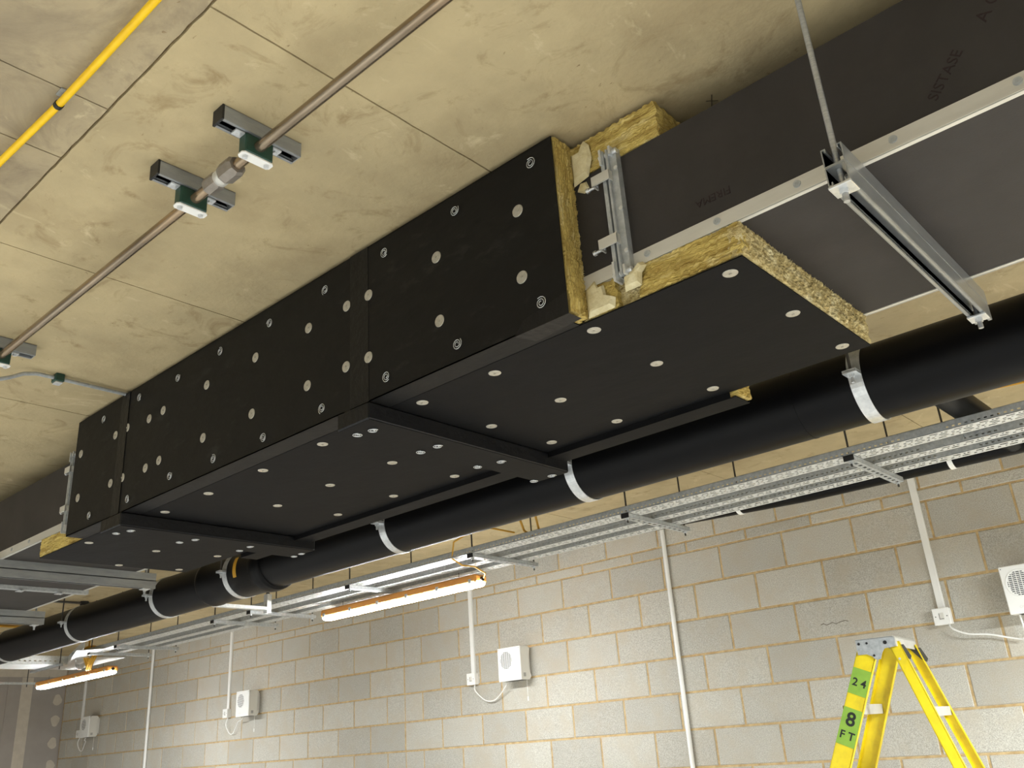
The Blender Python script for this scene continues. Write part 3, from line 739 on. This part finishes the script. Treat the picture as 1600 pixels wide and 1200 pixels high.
# vertical strut offcut beside the coupler
so = thing('strut_offcut', 'short upright white steel strut bracket hanging right of the pipe coupler', 'bracket', (-5.25, 3.46, .92))
b = B(); b.box(-5.27, -5.229, 3.44, 3.443, .935, 1.06); b.box(-5.27, -5.2675, 3.443, 3.475, .935, 1.06); b.box(-5.2315, -5.229, 3.443, 3.475, .935, 1.06); b.build('upright', GALVT, so)
b = B(); b.box(-5.27, -5.229, 3.06, 3.44, .955, .976); b.build('arm', GALVT, so)
b = B(); b.box(-5.25, -5.249, 3.443, 3.47, 1.06, CE); b.tube([(-5.25, 3.46, 1.05), (-5.25, 3.46, CE)], .005, 8); b.build('threaded_rod', DROD, so)
# cross tray and its bend at the far left
ct = thing('cross_tray', 'pale cable tray crossing at the far left under the big pipe', 'cable tray', (-9.2, 3.5, TZ))
poly = [(-9.35, 2.2), (-8.93, 2.2), (-8.93, 3.73), (-7.9, 3.36), (-7.7, 3.52), (-8.3, 3.62), (-8.3, 3.98), (-9.35, 3.98)]
B().prism(poly, 'z', TZ-.004, TZ-.0025).build('tray_base', GALVT, ct)
def wallseg(p, q, z0, z1, name):
    d = Vector((q[0]-p[0], q[1]-p[1], 0)); L_ = d.length; d.normalize(); n = Vector((-d.y, d.x, 0))*.0008
    b = B()
    def seg(a0, a1, c0, c1):
        A = Vector((p[0], p[1], 0))+d*a0; C = Vector((p[0], p[1], 0))+d*a1
        b.add([A-n+Vector((0,0,c0)), C-n+Vector((0,0,c0)), C+n+Vector((0,0,c0)), A+n+Vector((0,0,c0)), A-n+Vector((0,0,c1)), C-n+Vector((0,0,c1)), C+n+Vector((0,0,c1)), A+n+Vector((0,0,c1))],
              [(3,2,1,0), (4,5,6,7), (0,1,5,4), (1,2,6,5), (2,3,7,6), (3,0,4,7)])
    h_ = z1-z0
    seg(0, L_, z0, z0+h_*.25); seg(0, L_, z0+h_*.42, z1); a = 0
    for k in range(int(L_/.045)):
        seg(a, k*.045+.012, z0+h_*.25, z0+h_*.42); a = k*.045+.032
    seg(a, L_, z0+h_*.25, z0+h_*.42)
    return b.build(name, GALVT, ct)
wallseg((-8.93, 2.2), (-8.93, 3.73), TZ, TZ+.075, 'side_flange')
wallseg((-8.93, 3.73), (-7.75, 3.36), TZ, TZ+.075, 'side_flange')
wallseg((-9.35, 2.2), (-9.35, 3.98), TZ, TZ+.075, 'side_flange')
for y in (2.9, 3.62): 
    b = B(); b.box(-9.5, -8.85, y, y+.041, TZ-.022, TZ-.001); b.build('cross_bar', GALVD, ct)
    B().tube([(-8.88, y+.02, TZ-.05), (-8.88, y+.02, CE)], .005, 8).build('threaded_rod', DROD, ct)
fr = thing('steel_rail', 'plain grey steel rail below the cross tray at the lower left edge', 'rail', (-10.4, 3.6, .95))
b = B(); b.box(-10.42, -10.38, 2.4, 4.05, .955, .976); b.build('rail', GALVD, fr)
for y in (2.6, 3.95): B().tube([(-10.4, y, .93), (-10.4, y, CE)], .005, 8).build('threaded_rod', DROD, fr)
# short obround plates hung below the tray ends
for (x, y) in ((-8.62, 3.80), (-8.30, 4.02)):
    pass

# far small drain pipe along the wall
fp = thing('drain_pipe', 'slim black drain pipe between the cable trays and the block wall', 'pipe', (-1.5, 4.25, 1.1))
B().tube([(-3.35, 4.25, 1.134), (-2.9, 4.25, 1.128), (-2.49, 4.25, 1.122), (-1.77, 4.25, 1.090), (-.8, 4.25, 1.084), (1.4, 4.25, 1.07)], .055, 28).build('pipe', HDPE, fp)
def make_wclip(x, z, lb):
    t = thing('saddle_clip', lb, 'pipe clip', (x, 4.25, z), 'white clips on the slim drain pipe')
    B().ring((0, 0, 0), 'x', .0555, .0585, .011, math.radians(120), math.radians(420), 24).build('band', WHITE, t, True)
    B().tube([(0, 0, .057), (0, 0, CE-z)], .005, 8).build('threaded_rod', DROD, t, True)
make_wclip(-1.065, 1.0856, 'white clip on the slim drain pipe above the right-hand white conduit')
make_wclip(-2.13, 1.106, 'white clip on the slim drain pipe right of the tall white conduit')
for x, r in ((-4.33, .038), (-4.14, .045)):
    o = B().tube([(x, 5.24, 1.405), (x, WY+.004, 1.405)], r, 20).build('pipe_stub', DARKG if r > .04 else BLACK)
    o['label'] = 'grey round stub poking from the top of the block wall' if r > .04 else 'small black round stub at the top of the block wall'; o['category'] = 'pipe stub'; o['group'] = 'stubs at the top of the wall'
# yellow cables
o = B().tube([(-2.2, 4.15, 1.425), (-1.4, 4.38, 1.428), (-1.098, 4.466, 1.43), (-.749, 4.564, 1.43), (.3, 4.86, 1.43)], .007, 8).build('yellow_cable', YELC); o['label'] = 'thin yellow cable on the ceiling behind the big pipe at the right edge'; o['category'] = 'cable'
o = B().tube([(-9.6, 2.6, 1.425), (-9.62, 3.36, 1.425), (-9.64, 3.9, 1.425)], .012, 8).build('yellow_cable', YELC); o['label'] = 'yellow cable on the ceiling at the far left above the big pipe'; o['category'] = 'cable'
o = B().tube([(-3.05, 3.42, 1.40), (-3.04, 3.47, 1.24), (-3.04, 3.56, 1.06), (-3.0, 3.6, 1.02)], .006, 8).tube([(-2.93, 3.42, 1.42), (-2.93, 3.50, 1.22), (-2.95, 3.58, 1.03)], .006, 8).build('yellow_cable', YELC); o['label'] = 'two yellow cable tails dropping from the ceiling into the near tray'; o['category'] = 'cable'
lc = thing('ceiling_conduit', 'thin dark conduit with a round box on the far ceiling at the left', 'conduit', (-8.1, 3.3, CE))
B().tube([(-8.1, 2.3, 1.425), (-8.1, 3.75, 1.425)], .010, 8).build('tube', DROD, lc); B().tube([(-8.1, 3.47, 1.40), (-8.1, 3.47, CE)], .036, 14).build('box', BLACK, lc)

# ================================================================ BATTEN LIGHTS
def make_light():
    t = thing('batten_light', 'lit linear batten in an orange body hanging below the trays, nearer of the two', 'light fitting', (-4.40, 3.86, CE), 'batten lights along the block wall')
    L_ = .745; zb = .960-CE; zl = .914-CE
    b = B(); b.cbox(-L_, L_, -.052, .052, zl-.003, zb, .010); bo = b.build('body', BODY, t, True)
    # lens with rounded ends and a soft belly
    pl = []; n = 10
    for k in range(n+1): a = -math.pi/2 + math.pi*k/n; pl.append((L_-.035+.045*math.cos(a), .046*math.sin(a)))
    for k in range(n+1): a = math.pi/2 + math.pi*k/n; pl.append((-L_+.035+.045*math.cos(a), .046*math.sin(a)))
    b = B(); m_ = len(pl)
    lv = [(1.0, zl-.001), (1.0, zl-.009), (.88, zl-.018), (.55, zl-.022)]
    vs = []
    for sc_, z in lv:
        for (x, y) in pl:
            xe = x - math.copysign((1-sc_)*.05, x); vs.append((xe, y*sc_, z))
    fs = [(j*m_+k, j*m_+(k+1) % m_, (j+1)*m_+(k+1) % m_, (j+1)*m_+k) for j in range(len(lv)-1) for k in range(m_)] + [tuple(range((len(lv)-1)*m_, len(lv)*m_))]
    b.add(vs, fs, True); b.build('lens', LENS, t, True)
    for x in (-.70, -.42, -.14, .14, .42, .70):
        q = B(); q.box(x-.011, x+.011, -.056, -.0522, zl-.006, zl+.020); q.box(x-.011, x+.011, .0522, .056, zl-.006, zl+.020); q.build('clip', GALVD, t, True)
    for x in (-.56, .56):
        B().tube([(x, 0, zb), (x, 0, TZ-CE)], .0018, 6).build('suspension_wire', DROD, t, True)
        q = B(); q.box(x-.014, x+.014, -.05, .05, zb-.002, zb+.003); q.build('saddle', GALVD, t, True)
    B().tube([(.757, 0, zl+.018), (.748, 0, zl+.018)], .014, 12).build('cable_gland', BLACK, t, True)
    return t
li = make_light()
l2 = dup(li, (-8.72, 3.72, CE-.07), 'bright far batten light near the left end wall')
for ch in l2.children:
    if ch.name.startswith('suspension_wire'): pass
o = B().tube([(-3.635, 3.86, .937), (-3.60, 3.84, .955), (-3.60, 3.75, .985), (-3.57, 3.62, .975), (-3.55, 3.52, 1.0), (-3.50, 3.49, 1.08), (-3.30, 3.50, 1.13), (-3.1, 3.55, 1.06)], .005, 8).build('light_cable', YELC); o['label'] = 'thin brown cable looping from the tray to the right end of the near batten'; o['category'] = 'cable'
# coiled cable in clear wrap above the far light
cb = thing('cable_coil', 'coil of yellow cable in clear plastic hanging above the far batten', 'cable coil', (-8.33, 3.68, .96))
b = B()
for k in range(3):
    cx = -8.30 + k*.012
    b.tube([(cx+.075*math.cos(a)*.9, 3.64+k*.012+.02*math.sin(a*2), .985+.10*math.sin(a)) for a in [2*math.pi*i/20 for i in range(21)]], .010, 7, False)
b.tube([(-8.30, 3.64, 1.08), (-8.36, 3.66, 1.20), (-8.38, 3.68, 1.42)], .008, 7); b.build('coil', YELC, cb)
b = B(); b.tube([(-8.40, 3.62, .90), (-8.42, 3.63, .94), (-8.43, 3.64, 1.0), (-8.42, 3.64, 1.05), (-8.40, 3.64, 1.08)], [.015, .045, .055, .045, .015], 9, True, True); b.build('wrapper', BAG, cb)

# ================================================================ WALL SERVICES
# round white conduits dropping down the wall
for (x, z0, z1, r, lb) in ((-3.291, FZ+.02, CE-.004, .0150, 'tall white conduit dropping down the middle of the block wall to the floor'),
                          (-10.42, FZ+.02, CE-.004, .0160, 'tall white conduit down the block wall near the left, running to the floor')):
    t = thing('wall_conduit', lb, 'conduit', (x, WY, z0), 'white conduits down the block wall')
    B().tube([(x, WY-.018, z0), (x, WY-.018, z1)], r, 14).build('tube', WHITE, t)
def make_trunk():
    t = thing('mini_trunking', 'white mini trunking dropping to the switch at the right, beside the nearest heater', 'trunking', (-1.583, WY, .54), 'white trunking dropping to heater switches')
    b = B(); b.cbox(-.019, .019, -.018, .002, 0, CE-.545, .0025); b.build('lid', WHITE, t, True)
    return t
def make_switch():
    t = thing('fused_switch', 'white fused switch below the right-hand trunking, above the ladder', 'switch', (-1.584, WY, .507), 'white fused switches beside the heaters')
    b = B(); b.cbox(-.043, .043, -.040, .002, -.043, .043, .003); b.build('back_box', WHITE, t, True)
    b = B(); b.cbox(-.0445, .0445, -.0475, -.0402, -.0445, .0445, .0025); p = b.build('face_plate', WHITE, t, True)
    b = B(); b.box(-.011, -.0085, -.0483, -.0475, -.012, .016); b.box(-.011, .012, -.0483, -.0475, -.0145, -.012); b.build('fuse_holder', DARKG, p, True)
    b = B(); b.box(-.013, .013, -.0478, -.0475, -.018, .019); b.build('fuse_drawer', CREAMP, p, True)
    for x in (-.030, .030): B().disc((x, -.0475, 0), (0, -1, 0), .0032, .0008, 8).build('screw', DARKG, p, True)
    return t
def make_heater():
    t = thing('fan_heater', 'white wall fan heater cut by the right edge of the photo', 'heater', (-1.108, WY, .58), 'white fan heaters on the block wall')
    hw, hz = .113, .12; y0, y1 = -.135, .002
    # curved sides: section in the Y-Z plane, pinched at mid height behind
    prof = [(y0, -hz), (y0, hz*.2), (y0+.004, hz*.8), (y0+.012, hz), (y1-.05, hz), (y1-.03, hz*.86), (y1-.045, hz*.4), (y1-.05, 0), (y1-.045, -hz*.4), (y1-.028, -hz*.80), (y1-.05, -hz)]
    b = B(); b.prism(prof, 'x', -hw, hw); bo = b.build('casing', CREAMP, t, True)
    b = B(); b.cbox(-.085, .085, y1-.055, y1, -hz*.7, hz*.8, .004); b.build('wall_bracket', CREAMP, t, True)
    b = B(); b.cbox(-hw-.001, hw+.001, y0-.010, y0+.003, -hz-.001, hz+.001, .004); fa = b.build('front_cover', WHITE, t, True)
    gx, gz, gr = -.028, .028, .062
    # louvre ring and slots
    b = B(); n = 28
    vs = [(gx+rr*math.cos(a), yy, gz+rr*math.sin(a)) for rr, yy in ((gr+.010, y0-.0102), (gr+.006, y0-.0125), (gr, y0-.0105)) for a in [2*math.pi*k/n for k in range(n)]]
    b.add(vs, [(j*n+k, j*n+(k+1) % n, (j+1)*n+(k+1) % n, (j+1)*n+k) for j in range(2) for k in range(n)], True); b.build('grille_rim', WHITE, fa, True)
    b = B()
    for k in range(13):
        z = gz - gr*.92 + gr*1.84*k/12; hx = math.sqrt(max(0, gr*gr-(z-gz)**2))*.95
        for c in range(-3, 4):
            a0, a1 = max(-hx, c*.0205-.0082), min(hx, c*.0205+.0082)
            if a1-a0 > .004: b.box(gx+a0, gx+a1, y0-.0108, y0-.0100, z-.0024, z+.0024)
    b.build('grille_slots', DARKG, fa, True)
    for x in (-hw+.010, hw-.010):
        B().disc((x, y0-.010, hz-.012), (0, -1, 0), .0028, .0006, 8).build('cover_screw', DARKG, fa, True)
    b = B(); b.ring((0, 0, 0), 'x', .0052, .0066, .0003, seg=16); b.xform(Matrix.Translation((-.052, y0-.0104, -.088)) @ Matrix.Rotation(math.pi/2, 4, 'Z'))
    b.box(-.042, -.012, y0-.0107, y0-.0101, -.0875, -.0855); b.box(-.042, -.02, y0-.0107, y0-.0101, -.0925, -.0905); b.build('badge', CREAMP, fa, True)
    b = B(); b.box(-hw+.035, hw-.02, y0+.02, y1-.06, -hz-.0012, -hz+.001); b.build('air_outlet', BLACK, t, True)
    b = B()
    for k in range(4):
        for j in range(2): b.box(hw-.0005, hw+.0008, y0+.022+j*.014, y0+.032+j*.014, -hz+.022+k*.007, -hz+.026+k*.007)
    b.build('side_vent', DARKG, t, True)
    b = B(); b.tube([(hw-.02, y1-.06, -hz), (hw-.02, y1-.06, -hz-.12)], .0014, 6); b.tube([(hw-.02, y1-.06, -hz-.12), (hw-.02, y1-.06, -hz-.15)], .005, 8); b.build('pull_cord', WHITE, t, True)
    return t
tk, sw, ht = make_trunk(), make_switch(), make_heater()
for (x, a, b_, c_) in ((-5.195, 'white mini trunking behind the near batten dropping to the second heater', 'white fused switch left of the second heater from the right', 'white fan heater below the right end of the near batten'),
                  (-8.755, 'white mini trunking above the third heater from the right', 'white fused switch left of the third heater from the right', 'white fan heater third from the right, left of the wall centre'),
                  (-12.16, 'white mini trunking at the far left near the end wall', 'white fused switch at the far left beside the last heater', 'smallest and farthest white fan heater near the end wall')):
    dup(tk, (x, WY, .54), a); dup(sw, (x, WY, .522), b_)
    dup(ht, (x+.505 if x > -6 else x+.47 if x > -10 else x+.40, WY, .583), c_)
def flex(pts, lb):
    o = B().tube([(x, y, z) for x, y, z in pts], .0048, 8).build('heater_flex', WHITE); o['label'] = lb; o['category'] = 'cable'; o['group'] = 'white flexes from switches to heaters'
def bez(p, n=18):
    # smooth path through points (Catmull-Rom)
    P = [Vector(q) for q in p]; out = []
    for i in range(len(P)-1):
        a, b_, c, d = P[max(i-1, 0)], P[i], P[i+1], P[min(i+2, len(P)-1)]
        for k in range(6):
            t = k/6; out.append(.5*((2*b_) + (c-a)*t + (2*a-5*b_+4*c-d)*t*t + (3*b_-a-3*c+d)*t**3))
    return out + [P[-1]]
flex(bez([(-1.56, 5.328, .465), (-1.54, 5.30, .435), (-1.47, 5.30, .40), (-1.37, 5.31, .385), (-1.27, 5.32, .355), (-1.215, 5.31, .345), (-1.195, 5.29, .38), (-1.19, 5.26, .46), (-1.185, 5.26, .475)]), 'white flex looping from the right switch to the heater at the right edge')
for x, hx, lb in ((-5.195, -4.79, 'white flex hanging in a loop beneath the second heater from the right'), (-8.755, -8.36, 'white flex hanging in a U below the third heater from the right'), (-12.16, -11.84, 'white flex loop below the farthest heater')):
    flex(bez([(x+.02, 5.328, .478), (x+.04, 5.31, .43), (x+.13, 5.32, .355), (x+.22, 5.32, .345), (x+.30, 5.31, .38), (hx-.01, 5.28, .44), (hx, 5.27, .463)] if x > -6 else
             [(x+.02, 5.328, .478), (x+.02, 5.31, .41), (x+.07, 5.32, .33), (x+.14, 5.32, .32), (x+.21, 5.31, .38), (x+.26, 5.30, .425), (hx-.05, 5.28, .435), (hx, 5.27, .463)]), lb)

# ================================================================ STEPLADDER
Wd = Vector((-.12, .993, 0)).normalized(); Ud = Vector((Wd.y, -Wd.x, 0))      # width and side directions
LO = Vector((-1.628, 4.40, .365))                                              # near end of the cap, top middle
ld = thing('stepladder', 'yellow fibreglass stepladder with a grey metal cap in front of the block wall', 'ladder', (LO.x, LO.y+.25, FZ))
def LP(u, wv, z): return LO + Ud*u + Wd*wv + Vector((0, 0, z - LO.z))
def beam(p0, p1, wdir, sections, name, m, parent=None):
    # sections: boxes in (a along beam-depth dir, b along wdir) given as (a0,a1,b0,b1); p0 top, p1 bottom
    d = (p1-p0).normalized(); wdir = (wdir - d*wdir.dot(d)).normalized(); sd = wdir.cross(d).normalized()
    if sd.dot(Ud) < 0: sd = -sd
    b = B()
    for (a0, a1, b0, b1) in sections:
        vs = [p + sd*a + wdir*c for p in (p0, p1) for a, c in ((a0, b0), (a1, b0), (a1, b1), (a0, b1))]
        b.add(vs, [(0,1,2,3), (7,6,5,4)] + [(k, (k+1) % 4, 4+(k+1) % 4, 4+k) for k in range(4)])
    return b.build(name, m, parent or ld), sd, d, wdir
ZT = .335; ZB = FZ+.02
def stile(u0, u1, w0, w1, width, fl, near):
    p0 = LP(u0, w0, ZT); p1 = LP(u1, w1, ZB); s_ = 1 if near else -1
    t = .004
    return beam(p0, p1, Wd, [(-width/2, width/2, 0, s_*t), (-width/2, -width/2+t, 0, s_*fl), (width/2-t, width/2, 0, s_*fl)], 'stile', FIBRE)
dzb = ZT - ZB
Lf = .445*dzb; Lr = .30*dzb; sp_ = .055*dzb
f1, sdir, ddir, wdir = stile(-.042, -.042-Lf, 0, -sp_, .086, .030, True)
f2 = stile(-.030, -.030-Lf, .40, .40+sp_, .086, .030, False)[0]
r1 = stile(.070, .070+Lr, .02, .02-sp_, .048, .024, True)[0]
r2 = stile(.070, .070+Lr, .385, .385+sp_, .048, .024, False)[0]
# steps between the front stiles, rear braces between the rear ones
for k in range(6):
    z = .035 - k*.305; f_ = (ZT-z)/dzb
    u = -.042 - Lf*f_; w0 = -sp_*f_; w1 = .40+sp_*f_
    b = B(); vs = [LP(u+a, w_, z+dz) for w_ in (w0+.004, w1-.004) for a, dz in ((-.04, 0), (.04, 0), (.04, .045), (.036, .045), (.036, .004), (-.036, .004), (-.036, .045), (-.04, .045))]
    n = 8; b.add(vs, [tuple(range(n))[::-1], tuple(range(n, 2*n))] + [(i, (i+1) % n, n+(i+1) % n, n+i) for i in range(n)]); b.build('step', ALU, ld)
for k in range(4):
    z = .005 - k*.5; f_ = (ZT-z)/dzb; u = .070 + Lr*f_
    b = B(); vs = [LP(u+a, w_, z+dz) for w_ in (.02-sp_*f_+.004, .385+sp_*f_-.004) for a, dz in ((-.012, 0), (.012, 0), (.012, .04), (-.012, .04))]
    b.add(vs, [(3,2,1,0), (4,5,6,7)] + [(i, (i+1) % 4, 4+(i+1) % 4, 4+i) for i in range(4)]); b.build('rear_brace', ALU, ld)
# pressed metal cap: side cheeks with a stepped lower edge, and a top
cheek = [(-.095, .365), (.075, .365), (.082, .358), (.082, .318), (.030, .314), (.016, .296), (.004, .268), (-.018, .268), (-.032, .284), (-.055, .296), (-.095, .296)]
for w0, w1 in ((.408, .412), (-.008, -.004)):
    b = B(); vs = [LP(p, w0, q) for p, q in cheek] + [LP(p, w1, q) for p, q in cheek]; n = len(cheek)
    b.add(vs, [tuple(range(n)), tuple(range(n, 2*n))[::-1]] + [(k, (k+1) % n, n+(k+1) % n, n+k) for k in range(n)])
    cap = b.build('cap_cheek', GALVD, ld)
b = B(); pr = [(-.095, .361), (.075, .361), (.082, .354), (.082, .318), (.086, .318), (.086, .356), (.077, .366), (-.095, .366)]
vs = [LP(p, -.008, q) for p, q in pr] + [LP(p, .412, q) for p, q in pr]; n = len(pr)
b.add(vs, [tuple(range(n))[::-1], tuple(range(n, 2*n))] + [(k, (k+1) % n, n+(k+1) % n, n+k) for k in range(n)]); b.build('cap_top', ALU, ld)
for (p, q, rr) in ((-.082, .345, .0065), (-.045, .345, .0055), (.038, .340, .009), (-.022, .287, .0055)):
    B().disc(LP(p, -.008, q), -Wd, rr, .002, 10).build('cap_hole', BLACK, cap)
B().disc(LP(.082, .018, .262), -Wd, .006, .003, 10).build('rivet', ALU, ld)
for near in (0, 1):
    u = .070 + Lr*.03; b = B()
    vs = [LP(u+a, (.026 if near == 0 else .379), z) for a, z in ((-.032, .325), (.020, .325), (.044, .27), (.036, .255), (.012, .27))]; nh = 5
    vs += [v_ + Wd*.004 for v_ in vs]; b.add(vs, [tuple(range(nh)), tuple(range(nh, 2*nh))[::-1]] + [(k, (k+1) % nh, nh+(k+1) % nh, nh+k) for k in range(nh)]); b.build('hinge_plate', DARKG, ld)
# green stencil labels on the near front stile
P0 = LP(-.042, 0, ZT)
def on_stile(dist):   # point on the web, distance down the stile
    return P0 + ddir*dist
def patch_on(d0, d1):
    b = B(); vs = []
    for d_ in (d0, d1):
        for a in (-.0425, .0425):
            for o_ in (-.0004, -.0012): vs.append(on_stile(d_) + sdir*a + wdir*o_)
    b.add(vs, [(1,3,7,5), (0,4,6,2), (0,1,5,4), (2,6,7,3), (0,2,3,1), (4,5,7,6)]); return b.build('label_patch', LABEL, ld)
def stencil(body, dist, size, par):
    c = on_stile(dist) - wdir*.0014
    X_ = sdir; Y_ = -ddir; Z_ = X_.cross(Y_)
    if Z_.dot(wdir) > 0: pass
    m_ = Matrix.Identity(4)
    for i in range(3): m_[i][0] = X_[i]; m_[i][1] = Y_[i]; m_[i][2] = Z_[i]; m_[i][3] = c[i]
    text(body, size, PRINT, par, m_, 'stencil_lettering', .0003, size*.022)
lp1 = patch_on(.115, .235); stencil('2 4', .180, .050, lp1)
lp2 = patch_on(.300, .470); stencil('8', .352, .088, lp2); stencil('F T', .425, .050, lp2)
for near, st in ((1, f1),):
    pass
for nm, u, w_ in (('f', -.042-Lf, -sp_), ('f', -.030-Lf, .40+sp_), ('r', .070+Lr, .02-sp_), ('r', .070+Lr, .385+sp_)):
    p = LP(u, w_, FZ); b = B().cbox(p.x-.05, p.x+.05, p.y-.025, p.y+.025, FZ, FZ+.03, .004); b.build('foot', BLACK, ld)
bpy.context.view_layer.update()
